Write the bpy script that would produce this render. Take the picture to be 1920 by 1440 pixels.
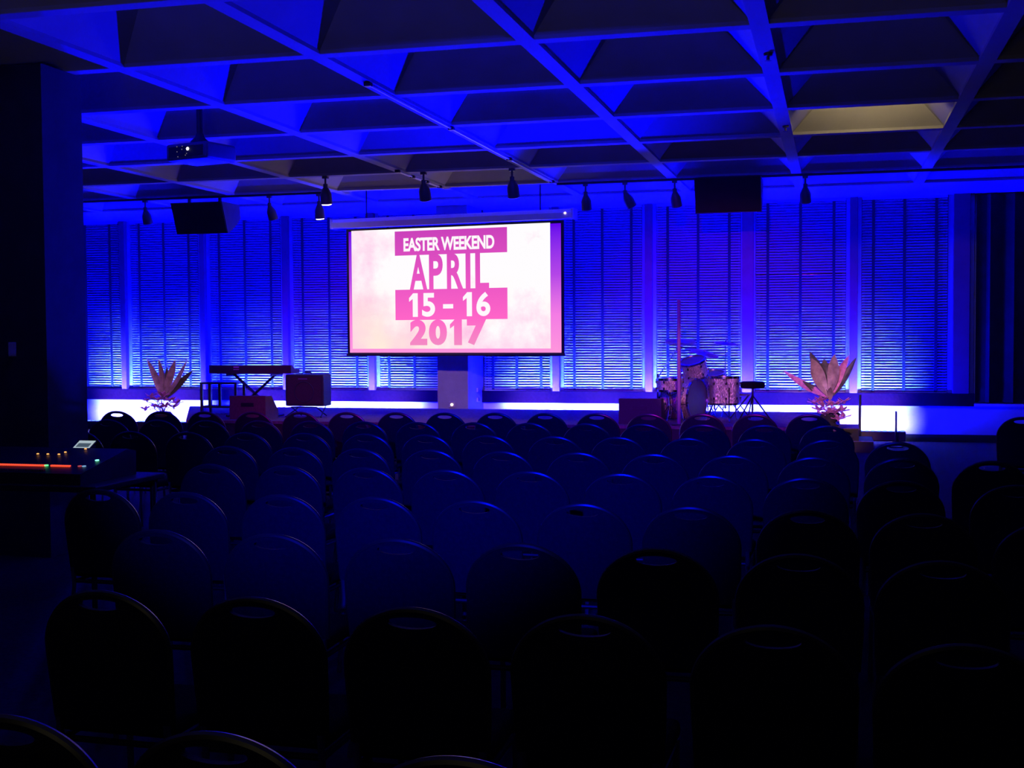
import bpy, bmesh, math, random
from mathutils import Vector, Matrix
from math import sin, cos, pi, radians
random.seed(7)
S = bpy.context.scene
for o in list(bpy.data.objects): bpy.data.objects.remove(o)
COL = S.collection

# ------------------------------------------------------------ camera
HC = 1.71                                  # eye height
FPX = 2323.3                               # focal length in pixels of a 1920 wide frame
YAW, PITCH, ROLL = 0.2554996, -0.0405254, -0.0063837
cF = Vector((-sin(YAW)*cos(PITCH), cos(YAW)*cos(PITCH), sin(PITCH)))
r0 = Vector((cos(YAW), sin(YAW), 0)); u0 = r0.cross(cF)
cR = r0*cos(ROLL)+u0*sin(ROLL); cU = -r0*sin(ROLL)+u0*cos(ROLL)
cam = bpy.data.cameras.new('camera'); camo = bpy.data.objects.new('camera', cam); COL.objects.link(camo)
M = Matrix((( cR.x, cU.x, -cF.x, 0), (cR.y, cU.y, -cF.y, 0), (cR.z, cU.z, -cF.z, HC), (0, 0, 0, 1)))
camo.matrix_world = M
cam.sensor_width = 36; cam.lens = FPX/1920*36; cam.clip_end = 200
S.camera = camo
def ray(x, y):                              # direction per metre of depth towards the back wall
    d = cF + cR*((x-960)/FPX) - cU*((y-720)/FPX)
    return d/d.y
def at(x, y, Y): return Vector((0, 0, HC)) + ray(x, y)*Y
def atz(x, y, z):
    d = ray(x, y); return Vector((0, 0, HC)) + d*((z-HC)/d.z)

# ------------------------------------------------------------ view, world
S.view_settings.view_transform = 'Standard'; S.view_settings.look = 'None'
S.view_settings.exposure = 0.0; S.view_settings.gamma = 1.0
S.view_settings.use_curve_mapping = False
W = bpy.data.worlds.new('world'); S.world = W; W.use_nodes = True
W.node_tree.nodes['Background'].inputs[0].default_value = (1.0, .9, .55, 1)
W.node_tree.nodes['Background'].inputs[1].default_value = 0.0006
S.cycles.use_denoising = True
S.cycles.max_bounces = 8; S.cycles.diffuse_bounces = 5; S.cycles.glossy_bounces = 4
S.cycles.sample_clamp_indirect = 6.0

def area(name, loc, direction, sx, sy, col, power, spread=180, parent=None):
    l = bpy.data.lights.new(name, 'AREA'); l.shape = 'RECTANGLE'; l.size = sx; l.size_y = sy
    l.color = col; l.energy = power; l.spread = radians(spread)
    o = bpy.data.objects.new(name, l); COL.objects.link(o)
    o.location = loc; o.rotation_euler = Vector(direction).to_track_quat('-Z', 'Y').to_euler()
    if parent: o.parent = parent
    return o
def spot(name, loc, target, col, power, deg, blend=.6, radius=.04, parent=None):
    l = bpy.data.lights.new(name, 'SPOT'); l.color = col; l.energy = power; l.spot_size = radians(deg)
    l.spot_blend = blend; l.shadow_soft_size = radius
    o = bpy.data.objects.new(name, l); COL.objects.link(o); o.location = loc
    o.rotation_euler = (Vector(target)-Vector(loc)).to_track_quat('-Z', 'Y').to_euler()
    if parent: o.parent = parent
    return o
# added fill behind the camera, no fixture, throwing dim warm light up on the ceiling
REAR = 13.0
area('rear_fill_light', (-2.0, -1.0, .95), (0, .62, 1), 3, .8, (1, .86, .50), REAR, 125)
# assumed front-of-house lamps above the back rows, out of frame: magenta wash and key lights, plus an added blue seat fill
for nm, loc_, tgt_, col_, pw_, dg_ in (
        ('magenta_wash', (-.8, 4.0, 3.30), (-1.6, 18.0, 1.1), (1, .01, .42), 1100, 22),
        ('magenta_wash', (-3.4, 4.0, 3.30), (-6.8, 18.0, .9), (1, .01, .42), 850, 22),
        ('pink_key', (.6, 4.5, 3.70), (-1.8, 17.1, 1.05), (1, .36, .50), 3400, 7),
        ('pink_key', (.0, 4.5, 3.70), (-.15, 16.4, 1.0), (1, .46, .44), 4200, 7),
        ('pink_key', (-3.0, 4.5, 3.70), (-9.25, 15.7, 1.0), (1, .34, .45), 1900, 7),
        ('soft_key', (-2.2, 4.5, 3.20), (-6.0, 19.2, .85), (1, .72, .70), 1500, 9),
        ('blue_seat_fill', (-1.6, -1.0, 3.55), (-2.4, 12, .6), (.0, .004, 1), 5600, 34)):  # added unseen blue spot, stands in for lens glow over the chairs
    spot(nm, loc_, tgt_, col_, pw_, dg_, 1 if 'seat' in nm else .7, .06)
PAR_P = 5500.0                             # blue floor cans in front of the stage
BLUE_P, HOT_P = 430.0, 5.0                 # light bars: deep blue wash, near-white low wash

# ------------------------------------------------------------ dimensions
HCEIL = 2.082; ZC = HC+HCEIL               # ceiling underside
CELL = .78446*HCEIL
colx = lambda c: HCEIL*(-2.5974+.78446*c)
rowy = lambda r: HCEIL*(3.39144+.78446*r)
YW = 20.13                                 # back wall
ZS = .50; YSB = 19.2; YSF = 16.05          # stage top, back edge, front edge
XS = .06

# ------------------------------------------------------------ materials
def nt(name):
    m = bpy.data.materials.new(name); m.use_nodes = True
    return m, m.node_tree, m.node_tree.nodes['Principled BSDF']
def mat(name, col, rough=.6, metal=0, spec=.5, var=.12, scale=8, bump=0, bscale=60, emit=None, estr=0, sheen=0):
    m, t, b = nt(name)
    n = t.nodes.new('ShaderNodeTexNoise'); n.inputs['Scale'].default_value = scale; n.inputs['Detail'].default_value = 4
    tc = t.nodes.new('ShaderNodeTexCoord'); t.links.new(tc.outputs['Object'], n.inputs['Vector'])
    r = t.nodes.new('ShaderNodeValToRGB'); r.color_ramp.elements[0].position = .3; r.color_ramp.elements[1].position = .7
    r.color_ramp.elements[0].color = (*[max(0, c*(1-var)) for c in col], 1)
    r.color_ramp.elements[1].color = (*[min(1, c*(1+var)) for c in col], 1)
    t.links.new(n.outputs['Fac'], r.inputs['Fac']); t.links.new(r.outputs['Color'], b.inputs['Base Color'])
    b.inputs['Roughness'].default_value = rough; b.inputs['Metallic'].default_value = metal
    b.inputs['Specular IOR Level'].default_value = spec
    if sheen: b.inputs['Sheen Weight'].default_value = sheen
    if bump:
        n2 = t.nodes.new('ShaderNodeTexNoise'); n2.inputs['Scale'].default_value = bscale
        t.links.new(tc.outputs['Object'], n2.inputs['Vector'])
        bp = t.nodes.new('ShaderNodeBump'); bp.inputs['Strength'].default_value = bump; bp.inputs['Distance'].default_value = .01
        t.links.new(n2.outputs['Fac'], bp.inputs['Height']); t.links.new(bp.outputs['Normal'], b.inputs['Normal'])
    if emit:
        b.inputs['Emission Color'].default_value = (*emit, 1); b.inputs['Emission Strength'].default_value = estr
    return m
def glow(name, col, s=1.0):
    m, t, b = nt(name); b.inputs['Base Color'].default_value = (0, 0, 0, 1)
    b.inputs['Emission Color'].default_value = (*col, 1); b.inputs['Emission Strength'].default_value = s
    return m
K = {}
K['ceil'] = mat('painted_concrete', (.44, .43, .40), .85, var=.06, scale=3, bump=.2, bscale=90, spec=.2)
K['wall'] = mat('painted_wall', (.72, .70, .72), .8, var=.05, scale=4, bump=.1)
K['dark'] = mat('dark_wall', (.022, .022, .026), .9, var=.2, scale=5, spec=.2)
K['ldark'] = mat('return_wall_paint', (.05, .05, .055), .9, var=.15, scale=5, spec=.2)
K['pillar'] = mat('pillar_concrete', (.34, .32, .30), .85, var=.08, scale=6, bump=.3, bscale=50, spec=.2)
K['sill'] = mat('sill_cabinet_paint', (.010, .0005, .010), 1, var=.1, scale=3, spec=.03)
K['mull'] = mat('window_mullion_paint', (.30, .30, .34), .7, var=.08, scale=4)
K['post'] = mat('window_post_paint', (.26, .05, .09), .7, var=.1, scale=4)
K['slat'] = mat('blind_slat', (.50, .52, .54), .45, var=.03, scale=2)
K['tape'] = mat('blind_tape', (.02, .02, .03), .9, var=.05)
K['glassd'] = mat('night_window_glass', (.012, .012, .016), .08, var=.1, spec=.6)
K['floor'] = mat('hall_carpet', (.05, .035, .045), .95, var=.25, scale=30, bump=.5, bscale=300, spec=.1)
K['stage'] = mat('stage_carpet', (.20, .12, .16), .95, var=.25, scale=25, bump=.6, bscale=250, spec=.1)
K['stagef'] = mat('stage_skirt', (.03, .03, .035), .9, var=.2)
K['fab'] = mat('black_upholstery', (.006, .006, .007), .9, var=.3, scale=60, bump=.4, bscale=400, spec=.15)
K['shell'] = mat('black_back_shell', (.0040, .0045, .024), .7, var=.25, scale=70, bump=.3, bscale=350, spec=.2)  # faint navy tint stands in for blue lens glow on the chair backs
K['rim'] = mat('dark_polished_edge', (.03, .03, .03), .30, metal=.1, var=.05, spec=.5)
K['leg'] = mat('steel_leg', (.38, .38, .38), .3, metal=.9, var=.1)
K['blk'] = mat('black_plastic', (.015, .015, .017), .5, var=.15)
K['blkm'] = mat('black_metal', (.03, .03, .032), .4, metal=.4, var=.15)
K['spotb'] = mat('track_lamp_housing', (.10, .08, .085), .45, metal=.2, var=.1)
K['chrome'] = mat('chrome', (.75, .75, .76), .15, metal=1, var=.05)
K['brass'] = mat('cymbal_bronze', (.75, .50, .28), .28, metal=1, var=.15, scale=20)
K['white'] = mat('white_plastic', (.75, .75, .75), .5, var=.04)
K['tube'] = mat('screen_housing', (.85, .82, .85), .35, var=.03)
K['amp'] = mat('amp_cloth', (.075, .035, .045), .8, var=.2, scale=90, bump=.5, bscale=300)
K['ampb'] = mat('amp_tolex', (.03, .03, .035), .6, var=.2, scale=50)
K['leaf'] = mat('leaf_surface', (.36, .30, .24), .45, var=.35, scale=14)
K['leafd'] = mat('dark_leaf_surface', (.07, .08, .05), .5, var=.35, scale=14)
K['bloom'] = mat('blossom_petal', (.55, .22, .40), .6, var=.3, scale=25)
K['vase'] = mat('vase_glaze', (.03, .03, .035), .25, var=.2)
K['rod'] = mat('painted_rod', (.22, .07, .28), .5, var=.05)
K['darkbar'] = mat('light_bar_housing', (.02, .02, .025), .5, var=.1)
K['sockets'] = mat('socket_metal', (.6, .55, .5), .35, metal=.8, var=.1)
# glitter drum wrap
m, t, b = nt('glitter_drum_wrap'); K['wrap'] = m
v = t.nodes.new('ShaderNodeTexVoronoi'); v.inputs['Scale'].default_value = 130
tc = t.nodes.new('ShaderNodeTexCoord'); mp = t.nodes.new('ShaderNodeMapping'); mp.inputs['Scale'].default_value = (1, 1, .25)
t.links.new(tc.outputs['Object'], mp.inputs['Vector']); t.links.new(mp.outputs['Vector'], v.inputs['Vector'])
r = t.nodes.new('ShaderNodeValToRGB'); r.color_ramp.elements[0].color = (.10, .07, .09, 1); r.color_ramp.elements[1].color = (.75, .6, .65, 1)
t.links.new(v.outputs['Color'], r.inputs['Fac']); t.links.new(r.outputs['Color'], b.inputs['Base Color'])
b.inputs['Metallic'].default_value = .7; b.inputs['Roughness'].default_value = .3
bp = t.nodes.new('ShaderNodeBump'); bp.inputs['Strength'].default_value = .8; bp.inputs['Distance'].default_value = .01
t.links.new(v.outputs['Distance'], bp.inputs['Height']); t.links.new(bp.outputs['Normal'], b.inputs['Normal'])
K['head'] = mat('drum_head', (.05, .04, .06), .35, var=.1)

# ------------------------------------------------------------ mesh helpers
def box(bm, x0, x1, y0, y1, z0, z1, mtx=None):
    vs = [bm.verts.new(p) for p in ((x0,y0,z0),(x1,y0,z0),(x1,y1,z0),(x0,y1,z0),(x0,y0,z1),(x1,y0,z1),(x1,y1,z1),(x0,y1,z1))]
    for f in ((0,3,2,1),(4,5,6,7),(0,1,5,4),(1,2,6,5),(2,3,7,6),(3,0,4,7)): bm.faces.new([vs[i] for i in f])
    if mtx: bmesh.ops.transform(bm, matrix=mtx, verts=vs)
    return vs
def bevelbox(bm, x0, x1, y0, y1, z0, z1, r=.01, seg=2, mtx=None):
    b2 = bmesh.new(); box(b2, x0, x1, y0, y1, z0, z1)
    bmesh.ops.bevel(b2, geom=b2.edges[:], offset=r, segments=seg, affect='EDGES', profile=.5)
    if mtx: b2.transform(mtx)
    me = bpy.data.meshes.new('t'); b2.to_mesh(me); b2.free(); bm.from_mesh(me); bpy.data.meshes.remove(me)
def tube(bm, pts, rad, n=10, cap=True, closed=False):
    pts = [Vector(p) for p in pts]; rads = rad if isinstance(rad, (list, tuple)) else [rad]*len(pts)
    rings = []; up = None
    for i, p in enumerate(pts):
        if closed: d = pts[(i+1) % len(pts)]-pts[i-1]
        else: d = (pts[min(i+1, len(pts)-1)]-pts[max(i-1, 0)])
        d.normalize()
        if up is None: up = Vector((0, 0, 1)) if abs(d.z) < .9 else Vector((1, 0, 0))
        a = d.cross(up); 
        if a.length < 1e-5: a = d.orthogonal()
        a.normalize(); b = a.cross(d).normalized(); up = b
        rings.append([bm.verts.new(p+(a*cos(2*pi*k/n)+b*sin(2*pi*k/n))*rads[i]) for k in range(n)])
    m = len(rings)
    for i in range(m if closed else m-1):
        A, B = rings[i], rings[(i+1) % m]
        for k in range(n): bm.faces.new((A[k], A[(k+1) % n], B[(k+1) % n], B[k]))
    if cap and not closed:
        bm.faces.new(rings[0][::-1]); bm.faces.new(rings[-1])
def lathe(bm, prof, n=24, mtx=None, cap=True):       # profile (radius, z)
    rings = []
    for (r, z) in prof:
        if r < 1e-5: rings.append([bm.verts.new((0, 0, z))])
        else: rings.append([bm.verts.new((r*cos(2*pi*k/n), r*sin(2*pi*k/n), z)) for k in range(n)])
    for A, B in zip(rings, rings[1:]):
        for k in range(n):
            if len(A) == 1 and len(B) == 1: continue
            if len(A) == 1: bm.faces.new((A[0], B[(k+1) % n], B[k]))
            elif len(B) == 1: bm.faces.new((A[k], A[(k+1) % n], B[0]))
            else: bm.faces.new((A[k], A[(k+1) % n], B[(k+1) % n], B[k]))
    if cap:
        if len(rings[0]) > 1: bm.faces.new(rings[0][::-1])
        if len(rings[-1]) > 1: bm.faces.new(rings[-1])
    if mtx: bmesh.ops.transform(bm, matrix=mtx, verts=[v for R in rings for v in R])
def prism(bm, poly, axis, a, b):                     # polygon in the plane across axis, between a and b
    def P(p, t): return {'x': (t, p[0], p[1]), 'y': (p[0], t, p[1]), 'z': (p[0], p[1], t)}[axis]
    A = [bm.verts.new(P(p, a)) for p in poly]; B = [bm.verts.new(P(p, b)) for p in poly]
    bm.faces.new(A[::-1]); bm.faces.new(B)
    n = len(poly)
    for i in range(n): bm.faces.new((A[i], A[(i+1) % n], B[(i+1) % n], B[i]))
def obj(name, bm, m, parent=None, smooth=False, recalc=True):
    if recalc: bmesh.ops.recalc_face_normals(bm, faces=bm.faces[:])
    me = bpy.data.meshes.new(name); bm.to_mesh(me); bm.free()
    if smooth:
        for p in me.polygons: p.use_smooth = True
        try: me.set_sharp_from_angle(angle=radians(38))
        except Exception: pass
    o = bpy.data.objects.new(name, me); COL.objects.link(o); me.materials.append(K[m] if isinstance(m, str) else m)
    if parent: o.parent = parent
    return o
def tag(o, label, cat, group=None):
    o['label'] = label; o['category'] = cat
    if group: o['group'] = group
    return o
def thing(name, label, cat, loc=(0,0,0), rotz=0, group=None):
    o = bpy.data.objects.new(name, None); COL.objects.link(o); o.empty_display_size = .1
    o.location = loc; o.rotation_euler = (0, 0, rotz)
    return tag(o, label, cat, group)
def struct(name, bm, m, parent=None, smooth=False, recalc=True):
    o = obj(name, bm, m, parent, smooth, recalc)
    if not parent: o['kind'] = 'structure'
    return o
def dup(root, loc, rotz, label, group=None):
    r = root.copy(); COL.objects.link(r); r.location = loc; r.rotation_euler = (0, 0, rotz); r['label'] = label
    if group: r['group'] = group
    for ch in list(root.children):
        c = ch.copy(); COL.objects.link(c); c.parent = r
        for g in ch.children:
            d = g.copy(); COL.objects.link(d); d.parent = c
    return r
N = bmesh.new

# ------------------------------------------------------------ floor, walls, ceiling
bm = N(); box(bm, -17, 8, -8, YW+.3, -.1, 0); struct('floor', bm, 'floor')

# coffered ceiling: grid of ribs with 45 degree pyramid coffers, flat strip before the wall
bm = N()
RB = .065
C0, C1, R0, R1 = -6, 8, -4, 7
for c in range(C0, C1):
    for r in range(R0, R1):
        x0, x1, y0, y1 = colx(c), colx(c+1), rowy(r), rowy(r+1)
        o_ = [(x0,y0),(x1,y0),(x1,y1),(x0,y1)]
        i_ = [(x0+RB,y0+RB),(x1-RB,y0+RB),(x1-RB,y1-RB),(x0+RB,y1-RB)]
        h = CELL/2-RB-.12; s = CELL/2-.12
        t_ = [(x0+s,y0+s),(x1-s,y0+s),(x1-s,y1-s),(x0+s,y1-s)]
        O = [bm.verts.new((*p, ZC)) for p in o_]; I = [bm.verts.new((*p, ZC)) for p in i_]
        L = [bm.verts.new((*p, ZC+.03)) for p in i_]; T = [bm.verts.new((*p, ZC+h)) for p in t_]
        for k in range(4):
            j = (k+1) % 4
            bm.faces.new((O[k], O[j], I[j], I[k])[::-1]); bm.faces.new((I[k], I[j], L[j], L[k])[::-1]); bm.faces.new((L[k], L[j], T[j], T[k])[::-1])
        bm.faces.new(T[::-1])
bmesh.ops.remove_doubles(bm, verts=bm.verts[:], dist=.001)
box(bm, colx(C0), colx(C1), rowy(7)+.0005, YW+.3, ZC, ZC+.2)
box(bm, colx(C0), colx(C1), rowy(R0), YW+.3, ZC+.80, ZC+.9)
struct('ceiling', bm, 'ceil', recalc=False)

# left return wall beside the seating (nearer than the stage)
XL = -5.87
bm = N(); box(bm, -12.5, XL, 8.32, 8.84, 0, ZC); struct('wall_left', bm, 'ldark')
# light switch on that wall
p = at(24, 655, 8.32)
t = thing('light_switch', 'pale rectangular light switch plate on the dark left wall', 'light switch', (p.x, 8.32, p.z))
bm = N(); bevelbox(bm, -.033, .033, -.012, .0, -.055, .055, .004); obj('plate', bm, 'white', t)
bm = N(); bevelbox(bm, -.012, .012, -.018, -.010, -.022, .022, .002); obj('rocker', bm, 'white', t)

# back wall: low wall, sill cabinet, windows with blinds between posts
bm = N(); box(bm, -16, 3.9, YW, YW+.25, 0, .56)
box(bm, 2.05, 8, YW, YW+.25, .56, ZC); box(bm, 3.9, 8, YW, YW+.25, 0, .56)
struct('wall_back', bm, 'wall')
bm = N(); box(bm, XS, 8, YW-.02, YW, 0, .115); struct('baseboard_back', bm, 'dark')
SY = YW-.085
bm = N(); box(bm, -16, 2.05, SY, YW+.02, .555, .745); box(bm, -16, 2.05, SY-.02, YW, .740, .755)
struct('trim_1', bm, 'sill')
bm = N(); box(bm, 2.05, 8, YW-.12, YW, .56, .60); struct('trim_2', bm, 'wall')
# black curtain panel covering the wall right of the windows: folds
bm = N(); pts = []
n = 120
for i in range(n+1):
    x = 2.06+(7.9-2.06)*i/n; pts.append((x, YW-.10+.04*sin(i*1.05)+.015*sin(i*2.7)))
A = [bm.verts.new((x, y, .62)) for x, y in pts]; B = [bm.verts.new((x, y, ZC-.02)) for x, y in pts]
A2 = [bm.verts.new((x, y+.01, .62)) for x, y in pts]; B2 = [bm.verts.new((x, y+.01, ZC-.02)) for x, y in pts]
for i in range(n):
    bm.faces.new((A[i], A[i+1], B[i+1], B[i])); bm.faces.new((A2[i+1], A2[i], B2[i], B2[i+1]))
    bm.faces.new((B[i], B[i+1], B2[i+1], B2[i])); bm.faces.new((A[i], A2[i], A2[i+1], A[i+1]))
tag(obj('curtain', bm, K['dark'], smooth=True), 'black full-height curtain right of the lit blinds', 'curtain')
MX = [-14.1, -12.5, -10.91, -9.31, -7.71, -6.08, -4.47, -2.93, -1.35, .27, 1.85]
for i, x in enumerate(MX):
    if i == 5: continue
    hw = .115 if i != 10 else .19
    bm = N(); box(bm, x-hw, x+hw, YW-.05, YW+.25, .755, ZC); tr_ = struct('trim_%d' % (i+3), bm, 'mull')
    fw = (.05, .05, .05, .055, .055, .05, .06, .06, .09, .06, .12)[i]
    bm = N(); bevelbox(bm, x-fw, x+fw, YW-.15, YW-.05, .755, ZC, .006); obj('front_post', bm, 'post', tr_)
ordn = ['first', 'second', 'third', 'fourth', 'fifth', 'sixth', 'seventh', 'eighth', 'ninth', 'tenth', 'eleventh', 'twelfth', 'thirteenth', 'fourteenth', 'fifteenth', 'sixteenth', 'seventeenth', 'eighteenth']
bl_where = ['at the far left behind the dark side wall', 'leftmost in view, beside the dark side wall', 'behind the left flower arrangement',
            'behind the keyboard', 'left of and behind the projection screen', 'hidden behind the projection screen, left of the pillar',
            'just right of the grey pillar', 'right of the projection screen', 'behind the drum kit', 'behind the right flower arrangement',]
SP = .0430
ZB0, ZB1 = .775, ZC-.045
def blind(x0, x1, kink=False):
    # slats tilted nearly closed, room-side edge up; front slat face catches light from below
    bm = N(); n = int((ZB1-ZB0)/SP)
    for k in range(n):
        z = ZB0+.02+k*SP; jit = random.uniform(-.0015, .0015); yy = YW-.045
        tl = .0175+jit
        prof = [(yy+tl, z-.014), (yy+.0025, z+.001), (yy-tl, z+.014)]
        if kink and k == int((2.60-ZB0)/SP): prof = [(yy+.018, z+.012), (yy, z), (yy-.020, z-.012)]
        q = [[bm.verts.new((x, y+dy, zz)) for (y, zz) in prof] for x in (x0, x1) for dy in (0, .0012)]
        a, a2, b_, b2 = q
        for j in range(2):
            bm.faces.new((a[j], b_[j], b_[j+1], a[j+1])); bm.faces.new((a2[j], a2[j+1], b2[j+1], b2[j]))
        bm.faces.new((a[0], a2[0], b2[0], b_[0])); bm.faces.new((a[2], b_[2], b2[2], a2[2]))
    return bm
for i in range(len(MX)-1):
    x0, x1 = MX[i]+.122, MX[i+1]-(.122 if i < 9 else .20)
    if i == 4: x1 = -6.33
    if i == 5: x0 = -5.72
    wd = x1-x0
    wn = thing('window_%d' % (i+1), 'x', 'x'); del wn['label']; del wn['category']; wn['kind'] = 'structure'; wn.location = (x0, YW+.16, .755)
    bm = N(); box(bm, 0, wd, 0, .01, 0, ZC-.755); obj('glass_pane', bm, 'glassd', wn)
    bm = N()
    for (a, b_) in ((0, .05), (wd-.05, wd)): box(bm, a, b_, -.03, 0, 0, ZC-.755)
    box(bm, .05, wd-.05, -.03, 0, 0, .05); box(bm, .05, wd-.05, -.03, 0, ZC-.80, ZC-.755); obj('window_frame', bm, 'post', wn)
    t = thing('venetian_blind', 'pale slatted venetian blind, ' + bl_where[i], 'blind', (0, 0, 0), 0, 'venetian blinds on the stage back wall')
    obj('slats', blind(x0, x1, i == 8), 'slat', t, recalc=False)
    bm = N(); box(bm, x0, x1, YW-.075, YW-.02, ZB1, ZC-.001); obj('headrail', bm, 'slat', t)
    bm = N(); box(bm, x0, x1, YW-.065, YW-.03, .757, .772); obj('bottom_rail', bm, 'slat', t)
    for f in (.135, .5, .87):
        xx = x0+(x1-x0)*f
        bm = N(); box(bm, xx-.022, xx+.022, YW-.069, YW-.067, .772, ZB1); obj('ladder_tape', bm, 'tape', t)

# pillar behind the screen with sockets
bm = N(); box(bm, -6.285, -5.76, 19.25, YW+.2, 0, ZC); wp = struct('wall_pillar', bm, 'pillar')
p = at(848, 762, 19.25)
t = thing('wall_socket', 'small lit metal socket plate low on the grey pillar', 'socket', (p.x, 19.25, p.z+.03))
bm = N(); bevelbox(bm, -.055, .055, -.02, 0, -.05, .05, .006); obj('plate', bm, 'sockets', t)
bm = N(); lathe(bm, [(.022, 0), (.022, .012), (.012, .014), (0, .014)], 14, Matrix.Translation((0, -.02, 0)) @ Matrix.Rotation(pi/2, 4, 'X')); obj('pilot_light', bm, glow('pilot_glow', (1, .75, .5), 3), t)
for k, zz in enumerate((.62, .78)):
    t = thing('side_outlet', ['lower', 'upper'][k]+' outlet box on the blue right side of the pillar', 'outlet', (-5.76, 19.75, zz), 0, 'outlets on pillar side')
    bm = N(); bevelbox(bm, 0, .03, -.05, .05, -.035, .035, .006); obj('box', bm, 'sockets', t)

# ------------------------------------------------------------ stage platform and steps
t = thing('stage_platform', 'low carpeted stage platform in front of the lit blinds', 'stage', (0, 0, 0))
poly = [(-9.05, YSF), (XS, YSF), (XS, YSB), (-10.75, YSB)]
bm = N(); prism(bm, poly, 'z', ZS-.04, ZS); obj('deck', bm, 'stage', t)
pin = [(-9.03, YSF+.02), (XS-.02, YSF+.02), (XS-.02, YSB-.02), (-10.70, YSB-.02)]
bm = N(); prism(bm, pin, 'z', 0, ZS-.04); obj('skirt', bm, 'stagef', t)
t = thing('stage_steps', 'small dark step unit with lit edges at the right end of the stage', 'steps', (XS+.005, 18.15, 0))
bm = N(); box(bm, 0, .26, 0, .85, 0, .33); box(bm, .26, .46, 0, .85, 0, .16); obj('treads', bm, 'stagef', t)
bm = N(); box(bm, .0, .265, -.008, .86, .33, .338); obj('tread_cover', bm, 'stage', t)
bm = N(); box(bm, .255, .275, -.012, .86, .318, .330); obj('nosing', bm, 'chrome', t)
bm = N(); box(bm, .02, .46, -.012, 0, .150, .162); obj('nosing', bm, 'chrome', t)

# ------------------------------------------------------------ LED bars on the floor behind the stage, washing the wall
bars = [(-12.55, 'left of the left flower arrangement'), (-11.45, 'behind the left flower arrangement'), (-9.75, 'behind the keyboard stool'), (-8.55, 'behind the keyboard and its stand'),
        (-7.45, 'behind the left guitar amplifier'), (-4.80, 'right of the pillar'), (-3.74, 'behind the right floor monitor'), (-2.68, 'behind the drum kit'),
        (-1.62, 'behind the drum stool'), (-.56, 'behind the right flower arrangement'), (.51, 'right of the stage steps, fully in view')]
for x, wh in bars:
    t = thing('light_bar', 'long black blue-glowing light bar on the floor ' + wh, 'stage light', (x, 19.52, 0), 0, 'light bars behind the stage')
    L = .52
    bm = N(); bevelbox(bm, -L, L, -.06, .06, .05, .20, .015); obj('housing', bm, 'darkbar', t)
    for s in (-1, 1):
        bm = N(); box(bm, s*.42-.03, s*.42+.03, -.08, .08, 0, .05); box(bm, s*.42-.02, s*.42+.02, -.075, -.062, 0, .15); obj('foot', bm, 'darkbar', t)
    bm = N()
    for k in range(12): lathe(bm, [(.028, .200), (.030, .212), (0, .214)], 12, Matrix.Translation((-L+.05+k*(2*L-.1)/11, 0, 0)))
    obj('lens_row', bm, glow('blue_lens', (.05, .1, 1), 6), t)
    area('blue_wash', (0, 0, .225), (0, .30, 1), 2*L-.06, .09, (.0, .0, 1), BLUE_P, 180, t)
    area('hot_wash', (0, .02, .226), (0, 1, .12), 2*L-.16, .06, (.9, 1, 1), HOT_P*2.2, 75, t)
    area('cyan_wash', (0, .02, .226), (0, .70, .70), 2*L-.2, .06, (.30, .80, 1), HOT_P*4.2, 64, t)

# ------------------------------------------------------------ projection screen
Lp = Vector((-7.135, 17.5, 1.414)); Rp = Vector((-3.69, 17.05, 1.414))
ud = (Rp-Lp); SW = ud.length; ang = math.atan2(ud.y, ud.x); SH = 1.882
t = thing('projection_screen', 'large hanging projection screen showing a pink and white event slide', 'screen', Lp, ang)
bm = N(); box(bm, 0, SW, 0, .012, 0, SH); obj('black_border', bm, 'blk', t)
# the projected picture
m, tr, b = nt('projected_slide'); b.inputs['Base Color'].default_value = (.1, .1, .1, 1)
tc = tr.nodes.new('ShaderNodeTexCoord'); sx = tr.nodes.new('ShaderNodeSeparateXYZ'); tr.links.new(tc.outputs['Object'], sx.inputs[0])
def node(k, **kw):
    n_ = tr.nodes.new(k)
    for a_, b_ in kw.items(): setattr(n_, a_, b_)
    return n_
def mth(op, a_, b_=None, cl=False):
    n_ = node('ShaderNodeMath', operation=op); n_.use_clamp = cl
    for i_, q in enumerate((a_, b_)):
        if q is None: continue
        if isinstance(q, (int, float)): n_.inputs[i_].default_value = q
        else: tr.links.new(q, n_.inputs[i_])
    return n_.outputs[0]
def mixc(f, a_, b_):
    n_ = node('ShaderNodeMix', data_type='RGBA')
    if isinstance(f, (int, float)): n_.inputs[0].default_value = f
    else: tr.links.new(f, n_.inputs[0])
    for i_, q in ((6, a_), (7, b_)):
        if isinstance(q, tuple): n_.inputs[i_].default_value = (*q, 1)
        else: tr.links.new(q, n_.inputs[i_])
    return n_.outputs[2]
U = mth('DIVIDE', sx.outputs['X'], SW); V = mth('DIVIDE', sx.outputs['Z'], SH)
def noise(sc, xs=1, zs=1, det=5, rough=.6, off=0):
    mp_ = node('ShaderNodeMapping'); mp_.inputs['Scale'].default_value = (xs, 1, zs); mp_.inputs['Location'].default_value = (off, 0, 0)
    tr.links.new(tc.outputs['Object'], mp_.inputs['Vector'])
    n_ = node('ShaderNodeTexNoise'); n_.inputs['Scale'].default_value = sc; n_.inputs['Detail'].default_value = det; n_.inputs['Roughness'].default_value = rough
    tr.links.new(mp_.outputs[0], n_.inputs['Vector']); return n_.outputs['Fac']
n1 = noise(1.6, 1, 1); n2 = noise(3, .5, 3, 8, .7, 3); n3 = noise(.9, 1, 1, 3, .5, 9)
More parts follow.
